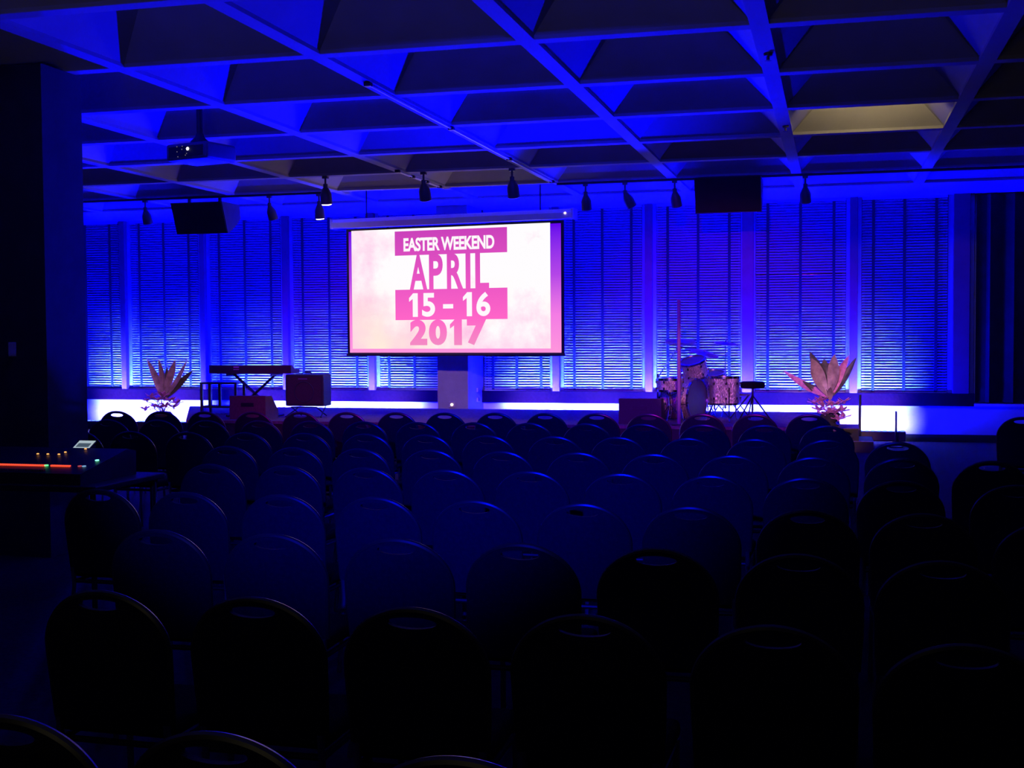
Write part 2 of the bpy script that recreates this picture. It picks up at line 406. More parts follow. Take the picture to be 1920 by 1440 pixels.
# pink grows to the lower left and the side edges, cream at the bottom centre
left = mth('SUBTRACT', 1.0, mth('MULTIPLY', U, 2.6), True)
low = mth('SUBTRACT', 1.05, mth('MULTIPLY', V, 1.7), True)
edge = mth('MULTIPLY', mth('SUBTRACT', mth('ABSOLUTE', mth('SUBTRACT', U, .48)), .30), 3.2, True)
f1 = mth('ADD', mth('MULTIPLY', left, .55), mth('MULTIPLY', low, .75))  # low share paints magenta stage light into the slide's own pink
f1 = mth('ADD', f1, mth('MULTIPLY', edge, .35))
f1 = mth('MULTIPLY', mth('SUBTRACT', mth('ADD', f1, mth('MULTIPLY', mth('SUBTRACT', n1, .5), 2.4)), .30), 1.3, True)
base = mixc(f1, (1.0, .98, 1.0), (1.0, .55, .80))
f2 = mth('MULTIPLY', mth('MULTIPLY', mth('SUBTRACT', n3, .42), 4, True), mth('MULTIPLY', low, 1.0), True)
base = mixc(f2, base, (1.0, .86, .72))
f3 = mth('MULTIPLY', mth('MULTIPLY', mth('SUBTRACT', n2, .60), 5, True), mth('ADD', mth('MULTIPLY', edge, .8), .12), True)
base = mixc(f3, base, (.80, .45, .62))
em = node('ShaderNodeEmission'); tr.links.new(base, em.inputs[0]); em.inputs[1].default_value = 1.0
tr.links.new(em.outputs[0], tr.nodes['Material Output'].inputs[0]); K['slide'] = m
def uvbox(bm, u0, u1, v0, v1, y): box(bm, u0*SW, u1*SW, y-.001, y, v0*SH, v1*SH)
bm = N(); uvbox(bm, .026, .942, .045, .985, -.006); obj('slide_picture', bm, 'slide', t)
# unfilled margin of the screen cloth, stage light on it painted as a glowing gradient
m, tr, b = nt('margin_painted_light'); b.inputs['Base Color'].default_value = (.1, .1, .1, 1)
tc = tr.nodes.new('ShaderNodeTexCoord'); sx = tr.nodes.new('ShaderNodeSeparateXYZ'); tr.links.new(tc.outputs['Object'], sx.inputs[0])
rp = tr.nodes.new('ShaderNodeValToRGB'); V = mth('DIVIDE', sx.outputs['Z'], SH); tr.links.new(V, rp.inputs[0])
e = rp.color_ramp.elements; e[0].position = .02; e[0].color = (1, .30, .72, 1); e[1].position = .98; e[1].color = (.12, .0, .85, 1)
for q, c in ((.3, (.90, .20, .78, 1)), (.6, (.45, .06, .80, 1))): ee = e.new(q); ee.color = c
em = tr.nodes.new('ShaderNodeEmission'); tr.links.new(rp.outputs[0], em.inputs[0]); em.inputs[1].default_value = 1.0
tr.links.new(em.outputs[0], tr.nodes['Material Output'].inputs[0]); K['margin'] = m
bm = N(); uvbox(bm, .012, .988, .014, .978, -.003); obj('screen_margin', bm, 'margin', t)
m, tr, b = nt('slide_ink'); b.inputs['Base Color'].default_value = (.1, .05, .1, 1)
tc = tr.nodes.new('ShaderNodeTexCoord'); sx = tr.nodes.new('ShaderNodeSeparateXYZ'); tr.links.new(tc.outputs['Object'], sx.inputs[0])
rp = tr.nodes.new('ShaderNodeValToRGB'); V = mth('DIVIDE', sx.outputs['Z'], SH); tr.links.new(V, rp.inputs[0])
e = rp.color_ramp.elements; e[0].position = .05; e[0].color = (.90, .27, .55, 1); e[1].position = .95; e[1].color = (.60, .055, .50, 1)
for q, c in ((.28, (1, .13, .58, 1)), (.5, (.86, .10, .56, 1))): ee = e.new(q); ee.color = c
em = tr.nodes.new('ShaderNodeEmission'); tr.links.new(rp.outputs[0], em.inputs[0]); em.inputs[1].default_value = 1.0
tr.links.new(em.outputs[0], tr.nodes['Material Output'].inputs[0]); K['ink'] = m
K['inkw'] = glow('slide_white', (1, .93, .96), 1.0)
bm = N(); uvbox(bm, .2365, .7537, .776, .966, -.008); obj('title_band', bm, 'ink', t)
bm = N(); uvbox(bm, .2365, .7537, .270, .508, -.008); obj('date_band', bm, 'ink', t)
def text(name, s, u0, u1, v0, v1, m, y, off=0.0, space=1.0):
    cu = bpy.data.curves.new(name, 'FONT'); cu.body = s; cu.size = 1; cu.offset = off; cu.space_character = space; cu.resolution_u = 6
    o = bpy.data.objects.new(name, cu); COL.objects.link(o)
    dg = bpy.context.evaluated_depsgraph_get(); me = bpy.data.meshes.new_from_object(o.evaluated_get(dg))
    bpy.data.objects.remove(o); bpy.data.curves.remove(cu)
    xs = [v_.co.x for v_ in me.vertices]; ys = [v_.co.y for v_ in me.vertices]
    ax, bx, ay, by = min(xs), max(xs), min(ys), max(ys)
    for v_ in me.vertices:
        v_.co = Vector(((u0+(v_.co.x-ax)/(bx-ax)*(u1-u0))*SW, y, (v0+(v_.co.y-ay)/(by-ay)*(v1-v0))*SH))
    me.name = name; me.materials.clear(); me.materials.append(K[m])
    o = bpy.data.objects.new(name, me); COL.objects.link(o); o.parent = t; return o
text('title_text', 'EASTER WEEKEND', .278, .697, .806, .912, 'inkw', -.0095, .035, .95)
# APRIL with its long-footed L
for ch, u0_, u1_ in (('A', .305, .389), ('P', .397, .461), ('R', .480, .556)): text('month_text', ch, u0_, u1_, .500, .780, 'ink', -.0085, .03)
bm = N(); uvbox(bm, .566, .588, .506, .780, -.008); obj('month_text', bm, 'ink', t)
bm = N(); prism(bm, [(.610*SW, .506*SH), (.672*SW, .506*SH), (.672*SW, .548*SH), (.632*SW, .548*SH), (.632*SW, .780*SH), (.610*SW, .780*SH)], 'y', -.009, -.008); obj('month_text', bm, 'ink', t)
def one(name, u0, u1, v0, v1, m, y, st):            # the figure 1 with its slanted flag
    h = v1-v0; P_ = [(u1-st, v0), (u1, v0), (u1, v1), (u1-st*.9, v1), (u0, v1-h*.20), (u0, v1-h*.36), (u1-st, v1-h*.24)]
    bm = N(); prism(bm, [(a*SW, b_*SH) for a, b_ in P_], 'y', y-.001, y); obj(name, bm, m, t)
one('day_text', .302, .343, .294, .479, 'inkw', -.0085, .024); text('day_text', '5', .363, .424, .294, .479, 'inkw', -.0095, .03)
one('day_text', .553, .594, .294, .479, 'inkw', -.0085, .024); text('day_text', '6', .614, .677, .294, .479, 'inkw', -.0095, .03)
bm = N(); uvbox(bm, .461, .508, .356, .390, -.0085); obj('dash', bm, 'inkw', t)
text('year_text', '2', .305, .386, .072, .272, 'ink', -.0085, .055); text('year_text', '0', .394, .478, .072, .272, 'ink', -.0085, .055)
one('year_text', .492, .547, .072, .272, 'ink', -.0080, .036); text('year_text', '7', .570, .658, .072, .272, 'ink', -.0085, .055)
# housing and hangers
bm = N(); hz = SH+.015
prism(bm, [(-.075, hz), (.085, hz), (.095, hz+.05), (.07, hz+.125), (-.05, hz+.135), (-.085, hz+.08)], 'x', -.20, SW+.14); obj('roller_housing', bm, 'tube', t)
bm = N(); box(bm, SW+.14, SW+.17, -.09, .10, hz-.01, hz+.14); box(bm, -.23, -.20, -.09, .10, hz-.01, hz+.14); obj('end_cap', bm, 'tube', t)
bm = N(); lathe(bm, [(.014, 0), (.012, .012), (0, .014)], 12, Matrix.Translation((SW+.05, -.082, hz+.075)) @ Matrix.Rotation(pi/2, 4, 'X')); obj('indicator_light', bm, glow('pink_white_glow', (1, .7, .9), 4), t)
bm = N()
for x in (.35, SW-.35): tube(bm, [(x, 0, hz+.10), (x, 0, ZC-Lp.z+.40)], .012, 8)
obj('hanger_rod', bm, 'blkm', t)
bm = N(); tube(bm, [(-.01, 0, -.005), (SW+.01, 0, -.005)], .018, 10); obj('bottom_bar', bm, 'blk', t)

# ------------------------------------------------------------ ceiling speakers
def ceiling_speaker(loc, label, w=.84, rot=0):
    t = thing('ceiling_speaker', label, 'loudspeaker', loc, rot, 'loudspeakers hung from the ceiling')
    bm = N(); prism(bm, [(0, 0), (.57, 0), (.60, -.20), (.47, -.31), (.20, -.455), (.185, -.455)], 'x', -w/2, w/2); obj('cabinet', bm, K['amp'] if 0 else 'spk', t)
    bm = N(); prism(bm, [(-.012, -.012), (-.002, -.012), (.178, -.440), (.168, -.445)], 'x', -w/2+.01, w/2-.01); obj('grille', bm, 'blk', t)
    bm = N()
    for s in (-1, 1): box(bm, s*w*.3-.02, s*w*.3+.02, .25, .29, -.01, ZC-loc[2])
    obj('bracket', bm, 'blkm', t)
K['spk'] = mat('speaker_paint', (.07, .05, .06), .6, var=.15)
ceiling_speaker((-9.15, 16.62, HC+1.972), 'black wedge loudspeaker hung from ceiling above the left flower arrangement')
ceiling_speaker((-1.39, 16.60, HC+2.05), 'black square loudspeaker hung from ceiling above the drum stool', .87)

# ------------------------------------------------------------ lighting tracks and lamps
for r, xa, xb, wh in ((6, -13.5, -7.2, 'black lamp track on the ceiling above the left loudspeaker'), (6, -3.75, 5.2, 'black lamp track on the ceiling above the right loudspeaker')):
    bm = N(); box(bm, xa, xb, rowy(r)-.022, rowy(r)+.022, ZC-.032, ZC-.001)
    tag(obj('lamp_track', bm, 'blkm'), wh, 'track')

lamps = [(272, 372, 6, 0, 0, 'left of the left loudspeaker'), (505, 365, 6, 8, 0, 'right of the left loudspeaker'), (598, 362, 6, 0, 1, 'lit, lower and smaller of the two lit lamps'),
         (1098, 352, 6, 0, 0, 'above the right end of the screen housing'), (1172, 350, 6, 24, 0, 'tilted, second right of the screen'), (1265, 345, 6, 6, 0, 'left beside the right loudspeaker'),
         (1510, 330, 6, 0, 0, 'alone right of the right loudspeaker'),
         (610, 332, 5, 0, 1, 'lit, upper and larger of the two lit lamps'), (794, 326, 5, 0, 0, 'above the middle of the screen'), (960, 320, 5, 0, 0, 'above the right part of the screen')]
for (px, py, r, tilt, lit, wh) in lamps:
    q = at(px, py, rowy(r)); q.z = ZC-(.033 if r == 6 else .001)
    t = thing('track_lamp', 'small cylindrical ceiling track lamp ' + wh, 'lamp', q, 0, 'track lamps before the stage')
    sc = 1.0 if r == 6 else 1.05
    bm = N(); box(bm, -.035, .035, -.03, .03, -.03, 0); tube(bm, [(0, 0, -.02), (0, 0, -.12)], .014, 8); tube(bm, [(0, 0, -.10), (0, .0, -.17)], .030, 10); obj('stem', bm, 'spotb', t)
    Tm = Matrix.Translation((0, 0, -.14)) @ Matrix.Rotation(radians(-tilt), 4, 'Y') @ Matrix.Rotation(radians(22 if not lit else 8), 4, 'X')
    bm = N(); lathe(bm, [(0, 0), (.035, -.01), (.055, -.05), (.072, -.09), (.076, -.21), (.068, -.215), (.060, -.19), (0, -.185)], 20, Tm @ Matrix.Scale(sc, 4)); obj('shade', bm, 'spotb', t, True)
    if lit:
        bm = N(); lathe(bm, [(.066*sc, -.212*sc), (.05*sc, -.225*sc), (0, -.228*sc)], 20, Tm, cap=False); obj('bulb', bm, glow('warm_bulb', (1, .85, .6), 14), t)
        l = spot('warm_beam', Tm @ Vector((0, 0, -.25)), Tm @ Vector((0, .35, -2)), (1, .78, .52), 14, 75, parent=t)

# warm downlight hidden behind a rib, lighting one coffer face
xq, yq = (colx(3)+colx(4))/2+.05, rowy(3)+.16
t = thing('coffer_lamp', 'small warm lamp inside the one yellow-lit ceiling coffer', 'lamp', (xq, yq, ZC+.14))
bm = N(); lathe(bm, [(0, .04), (.04, .03), (.05, -.03), (.045, -.03), (.0, -.01)], 16); obj('housing', bm, 'blk', t)
spot('warm_beam', (0, .05, .02), (0, 1.4, .50), (1, .76, .40), 60, 150, 1, .05, t)

# conduits and sprinklers under the ribs
for c, ya, wh in ((1, rowy(1.6), 'thin pale conduit along the ceiling rib left of the screen housing'), (0, rowy(4.8), 'thin pale conduit along the rib above the two lit lamps')):
    t = thing('conduit', wh, 'pipe', (colx(c), 0, 0))
    bm = N(); tube(bm, [(.03, ya, ZC-.016), (.03, rowy(6)-.04, ZC-.016)], .012, 8); obj('pipe', bm, 'tube', t, True)
    for k in range(4):
        yy = ya+.02+k*(rowy(6)-ya-.2)/3.05
        bm = N(); bevelbox(bm, .0, .06, yy-.03, yy+.03, ZC-.035, ZC, .006); obj('clamp', bm, 'blkm', t)
for px, py, wh in ((1440, 100, 'nearer of two on the bright blue rib'), (1473, 236, 'farther of two on the bright blue rib')):
    q = atz(px, py, ZC)
    t = thing('sprinkler_head', 'tiny dark ceiling sprinkler, ' + wh, 'sprinkler', q, 0, 'sprinklers on the ceiling rib')
    bm = N(); lathe(bm, [(0, 0), (.035, 0), (.03, -.02), (.012, -.025), (.012, -.05), (.028, -.055), (0, -.06)], 14); obj('head', bm, 'spotb', t, True)

# ------------------------------------------------------------ blue floor cans between the front row and the stage
for px, lab, aim in ((1130, 'blue floor can lamp hidden behind the front row, right of the screen pillar', (-.8, -5, 3.9)), (285, 'blue floor can lamp hidden behind the front row, by the left flower arrangement', (1.4, -5.0, 3.7))):
    q = atz(px, 838, .30) if 0 else at(px, 800, 15.2)
    t = thing('floor_can_lamp', lab, 'stage light', (q.x, 15.2, 0), 0, 'blue floor can lamps')
    A_ = Vector(aim).normalized(); Tm = Matrix.Translation((0, 0, .22)) @ A_.to_track_quat('Z', 'Y').to_matrix().to_4x4()
    bm = N(); lathe(bm, [(0, -.14), (.06, -.13), (.10, -.05), (.105, .10), (.095, .10), (.09, .06), (0, .055)], 24, Tm); obj('can', bm, 'blkm', t, True)
    bm = N(); lathe(bm, [(.088, .066), (0, .070)], 24, Tm, cap=False); obj('lens', bm, glow('blue_can_lens', (.05, .1, 1), 8), t)
    bm = N(); tube(bm, [(-.13, 0, .22), (-.13, 0, .02), (.13, 0, .02), (.13, 0, .22)], .012, 8); obj('yoke', bm, 'blkm', t, True)
    spot('blue_beam', Tm @ Vector((0, 0, .12)), Tm @ Vector((0, 0, 2)), (0, 0, 1), PAR_P*(1.15 if px > 1000 else .75), 90, .9, .05, t)

# ------------------------------------------------------------ projector
q = at(375, 288, 11.3)
t = thing('projector', 'dark ceiling projector hanging on a pole in the upper left', 'projector', (q.x, q.y, q.z), radians(-14))
bm = N(); bevelbox(bm, -.27, .27, -.22, .24, -.09, .09, .03, 3); obj('body', bm, 'proj', t) if 'proj' in K else None
K['proj'] = mat('projector_case', (.12, .12, .14), .5, var=.1)
if not t.children:
    bm.free() if bm.is_valid else None
for o in list(t.children): bpy.data.objects.remove(o)
bm = N(); bevelbox(bm, -.27, .27, -.20, .24, -.085, .085, .03, 3); obj('body', bm, 'proj', t, True)
bm = N(); lathe(bm, [(.06, 0), (.07, .05), (.05, .055), (.0, .04)], 20, Matrix.Translation((.08, .24, 0)) @ Matrix.Rotation(-pi/2, 4, 'X')); obj('lens', bm, 'blk', t, True)
bm = N(); box(bm, -.22, .22, -.206, -.199, -.05, .05); obj('connector_panel', bm, 'blk', t)
bm = N(); lathe(bm, [(.016, 0), (.013, .006), (0, .008)], 12, Matrix.Translation((.03, -.207, .02)) @ Matrix.Rotation(pi/2, 4, 'X')); obj('indicator_light', bm, glow('lamp_white', (1, .95, .8), 6), t)
bm = N()
for (x, z) in ((-.11, .05), (-.11, 0), (-.10, -.05), (-.04, .05), (-.045, .02), (.0, -.04), (.015, -.025)): box(bm, x-.004, x+.004, -.2085, -.206, z-.004, z+.004)
obj('vent_glints', bm, glow('dim_glint', (.8, .7, .8), .25), t)
bm = N(); lathe(bm, [(.10, .085), (.09, .12), (.05, .16), (.035, .20)], 16); tube(bm, [(0, 0, .18), (0, 0, ZC+.69-q.z)], .032, 12); obj('pole', bm, 'blkm', t, True)

# ------------------------------------------------------------ mixing console at the left edge
q = at(40, 858, 6.9)
t = thing('console_table', 'dark table under the mixing console at the left edge', 'table', (q.x-.15, 7.15, 0))
bm = N(); bevelbox(bm, -.75, .80, -.42, .40, .74, .78, .008); obj('table_top', bm, 'blk', t)
for x in (-.7, .74):
    for y in (-.36, .34): bm = N(); tube(bm, [(x, y, 0), (x, y, .74)], .018, 8); obj('leg', bm, 'blkm', t)
t = thing('mixing_console', 'black mixing console with a row of red lit buttons', 'mixer', (q.x-.15, 7.12, .78))
bm = N(); prism(bm, [(-.34, 0), (.30, 0), (.30, .16), (.20, .18), (-.34, .07)], 'x', -.66, .66); obj('body', bm, 'blk', t)
def onp(x, y, d=0): return Vector((x, y, .07+(y+.34)*(.11/.54)+d))
redm = glow('red_button', (1, .07, .03), 1.3)
def pz(px, py):                                        # console x from pixel on the sloping panel
    g = at(px, py, 7.0); return g.x-(q.x-.15)
bm = N()
for k in range(34):
    px = 10+k*4.05
    if 100 < px < 110: continue
    x = pz(px, 858); c_ = onp(x, -.20, .004); box(bm, c_.x-.0045, c_.x+.0045, -.21, -.19, c_.z-.004, c_.z+.006)
obj('red_buttons', bm, redm, t)
for (px, py, cn, colr, s_) in ((101, 859, 'green', (.1, 1, .25), 2), (174, 850, 'green', (.2, 1, .6), 2.0), (163, 859, 'red', (.8, .1, .15), .5), (171, 859, 'blue', (.3, .6, 1), .6)):
    x = pz(px, py); yy = -.20+(859-py)*.014; c_ = onp(x, yy, .006)
    bm = N(); box(bm, c_.x-.007, c_.x+.007, yy-.012, yy+.012, c_.z-.004, c_.z+.004); obj('indicator_light', bm, glow(cn+'_indicator', colr, s_), t)
for (px, py) in ((45, 845), (64, 845), (85, 845), (89, 842), (114, 837)):
    x = pz(px, py); yy = -.20+(859-py)*.016; c_ = onp(x, yy, .006)
    bm = N(); lathe(bm, [(.008, 0), (.008, .006), (0, .008)], 10, Matrix.Translation(c_)); obj('indicator_light', bm, glow('orange_indicator', (1, .40, .10), 1.6), t)
bm = N()
for k in range(26):
    x = pz(4+k*4.4, 871)
    c_ = onp(x, -.30, 0); box(bm, c_.x-.004, c_.x+.004, -.312, -.288, c_.z, c_.z+.012)
obj('faders', bm, 'spotb', t)
a_ = at(160, 833, 7.38)
t = thing('tablet', 'small pale glowing tablet display standing on the mixing console', 'tablet', (a_.x, 7.37, .966))
Tm = Matrix.Rotation(radians(28), 4, 'X')
bm = N(); bevelbox(bm, -.070, .066, -.06, .06, 0, .010, .004, 1, Tm); obj('case', bm, 'blk', t)
bm = N(); box(bm, -.064, .060, -.054, .054, .0101, .0115, Tm); obj('display', bm, glow('pale_display', (.42, .52, .58), .9), t)
bm = N(); box(bm, -.050, .046, -.026, .020, .0116, .0125, Tm); obj('display_panel', bm, glow('dark_display', (.08, .12, .16), .8), t)
bm = N(); box(bm, -.04, .04, .02, .07, -.012, .0); obj('stand', bm, 'blk', t)

# ------------------------------------------------------------ chairs
def chair_parts(t):
    BW, ZT, ZL = .222, .888, .43
    yb = lambda z: -.20-(z-.43)*.11                      # backrest plane leans back
    def curve_y(x, z): return yb(z)+.9*x*x*.35
    def outline(n=72):
        pts = []
        for k in range(n):
            a = pi*k/(n-1); 
            pts.append((BW*cos(a)*(1.0), .70+(ZT-.70)*sin(a)))
        low = []
        for k in range(1, 12): z = .70+(ZL-.70)*k/12; low.append(z)
        L_ = [(-BW+.012*((.70-z)/.27), z) for z in low]; R_ = [(BW-.012*((.70-z)/.27), z) for z in reversed(low)]
        bot = [(-BW+.012+(2*BW-.024)*k/10, ZL) for k in range(11)]
        return pts+L_+bot+R_
    ol = outline(); hc = .852
    import bisect
    bm = N(); rows_ = []
    for (x, z) in ol:
        dx, dz = x, z-hc; a = math.atan2(dz/.0175, dx/.078)
        hx, hz_ = .078*cos(a), hc+.0175*sin(a)*(1 if sin(a) > 0 else 1.1)
        ring = []
        for f in (0, .3, .65, 1):
            xx, zz = hx+(x-hx)*f, hz_+(z-hz_)*f
            ring.append((xx, zz))
        rows_.append(ring)
    fr = [[bm.verts.new((x, curve_y(x, z)-.012, z)) for x, z in R] for R in rows_]
    bk = [[bm.verts.new((x, curve_y(x, z)+.010, z)) for x, z in R] for R in rows_]
    n = len(rows_)
    for i in range(n):
        j = (i+1) % n
        for k in range(3):
            bm.faces.new((fr[i][k], fr[i][k+1], fr[j][k+1], fr[j][k])); bm.faces.new((bk[i][k], bk[j][k], bk[j][k+1], bk[i][k+1]))
        bm.faces.new((fr[i][0], fr[j][0], bk[j][0], bk[i][0])); bm.faces.new((fr[i][3], bk[i][3], bk[j][3], fr[j][3]))
    obj('back_shell', bm, 'shell', t, True)
    bm = N(); pts = [(x, curve_y(x, z)-.001, z) for (x, z) in ol[:72]]
    pts = [(BW-.010, curve_y(BW, .46), .46), (BW-.004, curve_y(BW, .58), .58)]+pts+[(-BW+.004, curve_y(BW, .58), .58), (-BW+.010, curve_y(BW, .46), .46)]
    tube(bm, pts, .012, 8); obj('back_rim', bm, 'rim', t, True)
    # cushion on the stage side, below the hand hole
    bm = N(); cp = []
    for k in range(25):
        a = pi*k/24; cp.append((.195*cos(a), .70+.115*sin(a)))
    cp += [(-.190, .47), (.190, .47)]
    A = [bm.verts.new((x, curve_y(x, z)+.010, z)) for x, z in cp]; B = [bm.verts.new((x*.97, curve_y(x, z)+.045, .60+(z-.60)*.97)) for x, z in cp]
    bm.faces.new(A[::-1]); bm.faces.new(B)
    for i in range(len(cp)): j = (i+1) % len(cp); bm.faces.new((A[i], A[j], B[j], B[i]))
    obj('back_cushion', bm, 'fab', t, True)
    bm = N(); bevelbox(bm, -.215, .215, -.19, .225, .405, .470, .025, 3); obj('seat', bm, 'fab', t, True)
    for s in (-1, 1):
        bm = N(); tube(bm, [(s*.20, .20, .405), (s*.205, .225, 0)], .0125, 8); obj('leg', bm, 'leg', t, True)
        bm = N(); tube(bm, [(s*.20, -.20, .46), (s*.20, -.19, .36), (s*.205, -.255, 0)], .0125, 8); obj('leg', bm, 'leg', t, True)
    bm = N()
    for s in (-1, 1): tube(bm, [(s*.20, -.19, .385), (s*.20, .20, .385)], .011, 8)
    tube(bm, [(-.20, .19, .385), (.20, .19, .385)], .011, 8); tube(bm, [(-.20, -.185, .385), (.20, -.185, .385)], .011, 8)
    obj('seat_frame', bm, 'blkm', t, True)
proto = None
def place_chair(X, Y, label, group, rz=0):
    global proto
    loc = (X, Y+.25, 0)
    if proto is None:
        t = thing('banquet_chair', label, 'chair', loc, rz, group); chair_parts(t); proto = t
    else: dup(proto, loc, rz, label, group)
rown = ['front', 'second', 'third', 'fourth', 'fifth', 'sixth', 'seventh', 'eighth', 'ninth']
rowsY = [12.52, 11.06, 9.60, 8.27, 7.08, 5.80, 4.64, 3.48, 2.26]
rowsX = [-.24, -.07, -.055, -.13, -.16, -.12, -.13, -.17, -.19]
skew = [.078, .05, .03, .0, .0, .0, .0, 0, 0]
ncol = [15, 14, 14, 9, 8, 8, 6, 5, 4]
for r in range(9):
    for k in range(ncol[r]):
        X = rowsX[r]-k*(.525 if r < 8 else .515)
        Y = rowsY[r]+skew[r]*(X-rowsX[r])+random.uniform(-.015, .015)
        X += random.uniform(-.008, .008)
        lab = 'black round-backed chair, %s row from the stage, %s left of the aisle' % ('front' if r == 0 else rown[r], ordn[k])
        if r == 0: lab = 'black round-backed chair in the front row, %s left of the aisle' % ordn[k]
        if r == 8: lab = 'black round-backed chair at the bottom edge, nearest row, %s left of the aisle' % ordn[k]
        place_chair(X, Y, lab, '%s row of the main seating block' % rown[r], random.uniform(-.025, .025))
RC = [(.45, 9.50), (.41, 8.30), (.35, 7.04), (.38, 5.78), (.37, 4.60), (.33, 3.38), (.33, 2.2)]
for k, (X, Y) in enumerate(RC):
    place_chair(X, Y, 'black round-backed chair right of the aisle, aisle seat, %s from the stage' % ordn[k], 'right seating block', random.uniform(-.02, .02))
for k, (X, Y) in enumerate([(.945, 8.22), (.93, 6.95), (.89, 5.62)]):
    place_chair(X, Y, 'black round-backed chair near the right edge, second seat in, %s from the stage' % ordn[k], 'right seating block', random.uniform(-.02, .02))
pq = atz(1924, 772, .9)
place_chair(pq.x-.1, 12.45, 'lone black chair cut off by the right edge, against the low lit wall', 'right seating block', -.15)

# ------------------------------------------------------------ stage gear
def cymbal_stand(x, z, Y, rad, tilt, label, base=.28, tz=0, hh=False):
    q = at(x, 700, Y)
    t = thing('hi_hat' if hh else 'cymbal_stand', label, 'cymbal', (q.x, Y, ZS), 0, 'drum kit')
    h = z-ZS
    bm = N(); tube(bm, [(0, 0, .12), (0, 0, h*.55)], .014, 8); tube(bm, [(0, 0, h*.5), (0, 0, h+.04)], .008, 8); lathe(bm, [(.02, h*.55-.02), (.02, h*.55+.02)], 10); obj('pole', bm, 'chrome', t, True)
    for k in range(3):
        a = 2*pi*k/3+.5+tz
        bm = N(); tube(bm, [(0, 0, .32), (base*cos(a), base*sin(a), .012)], .009, 8); tube(bm, [(0, 0, .14), (base*.55*cos(a), base*.55*sin(a), .15)], .006, 6); obj('leg', bm, 'chrome', t, True)
    Tm = Matrix.Translation((0, 0, h)) @ Matrix.Rotation(radians(tilt), 4, 'Y') @ Matrix.Rotation(radians(8), 4, 'X')
    for d in ((0, .03) if hh else (0,)):
        bm = N(); s_ = -1 if (hh and d == 0) else 1
        lathe(bm, [(.0, d+s_*.026), (.025, d+s_*.022), (.04, d+s_*.010), (rad, d), (rad, d-.0015*s_), (.04, d+s_*.007), (0, d+s_*.02)], 36, Tm, cap=False); obj('cymbal', bm, 'brass', t, True)
    bm = N(); lathe(bm, [(.012, .03), (.012, .05), (0, .055)], 10, Tm); obj('wing_nut', bm, 'chrome', t)
def drum(t, rad, h, Tm, lugs=8):
    bm = N(); lathe(bm, [(rad, -h/2), (rad, h/2)], 40, Tm, cap=False); obj('shell', bm, 'wrap', t, True)
    for s in (-1, 1):
        bm = N(); lathe(bm, [(rad*.985, s*(h/2+.002)), (0, s*(h/2+.004))], 40, Tm, cap=False); obj('drum_head', bm, 'head', t, True)
        bm = N(); lathe(bm, [(rad+.002, s*h/2-.012), (rad+.014, s*h/2-.012), (rad+.014, s*h/2+.016), (rad-.004, s*h/2+.016), (rad-.004, s*h/2-.0)], 40, Tm, cap=False); obj('hoop', bm, 'chrome', t, True)
    bm = N()
    for k in range(lugs):
        a = 2*pi*k/lugs+.2
        for s in (-1, 1):
            c_ = Tm @ Vector(((rad+.012)*cos(a), (rad+.012)*sin(a), s*h*.28)); d_ = Tm @ Vector(((rad+.016)*cos(a), (rad+.016)*sin(a), s*(h*.5+.01)))
            tube(bm, [c_, d_], .006, 6); lathe(bm, [(0, -.02), (.014, -.015), (.014, .015), (0, .02)], 8, Matrix.Translation(c_))
    obj('lugs', bm, 'chrome', t, True)
# bass drum lying with axis to the right and slightly towards the seats
q = at(1281, 750, 17.1)
t = thing('bass_drum', 'glittery bass drum on its side, largest drum of the kit', 'drum', (q.x, 17.1, ZS), 0, 'drum kit')
Tm = Matrix.Translation((0, 0, .30)) @ Matrix.Rotation(radians(-22), 4, 'Z') @ Matrix.Rotation(pi/2, 4, 'Y')
drum(t, .28, .42, Tm, 8)
for s in (-1, 1):
    bm = N(); tube(bm, [Tm @ Vector((.10, s*.27, .12)), Tm @ Vector((.288, s*.36, .20))], .009, 8); obj('spur', bm, 'chrome', t, True)
# rack tom on the bass drum
q = at(1302, 690, 17.15)
t = thing('rack_tom', 'small glittery tom above the bass drum, under the tilted cymbal', 'drum', (q.x, 17.15, ZS), 0, 'drum kit')
zz = q.z-ZS
drum(t, .17, .22, Matrix.Translation((0, 0, zz)) @ Matrix.Rotation(radians(22), 4, 'X') @ Matrix.Rotation(radians(-10), 4, 'Y'), 6)
bm = N(); tube(bm, [(-.06, .12, .58), (-.06, .14, zz-.02), (-.02, .16, zz+.02)], .012, 8); obj('mount_arm', bm, 'chrome', t, True)
# second tom
q = at(1338, 702, 17.52)
t = thing('tom_drum', 'dark tom between the bass drum and the floor tom', 'drum', (q.x, 17.52, ZS), 0, 'drum kit')
zz = q.z-ZS-.08
drum(t, .155, .20, Matrix.Translation((0, 0, zz)) @ Matrix.Rotation(radians(15), 4, 'X'), 6)
bm = N(); tube(bm, [(0, .10, zz-.05), (0, .13, .12)], .013, 8)
for k in range(3): tube(bm, [(0, .13, .25), (.2*cos(2.1*k), .13+.2*sin(2.1*k), .01)], .009, 6)
obj('mount_arm', bm, 'chrome', t, True)
# floor tom
q = at(1358, 735, 17.0)
t = thing('floor_tom', 'glittery floor tom on three legs right of the bass drum', 'drum', (q.x, 17.0, ZS), 0, 'drum kit')
zz = q.z-ZS+.02
drum(t, .205, .36, Matrix.Translation((0, 0, zz)), 8)
for k in range(3):
    a = 2*pi*k/3+.9
    bm = N(); tube(bm, [(.225*cos(a), .225*sin(a), zz+.05), (.225*cos(a), .225*sin(a), .06), (.25*cos(a), .25*sin(a), .01)], .008, 8); obj('leg', bm, 'chrome', t, True)
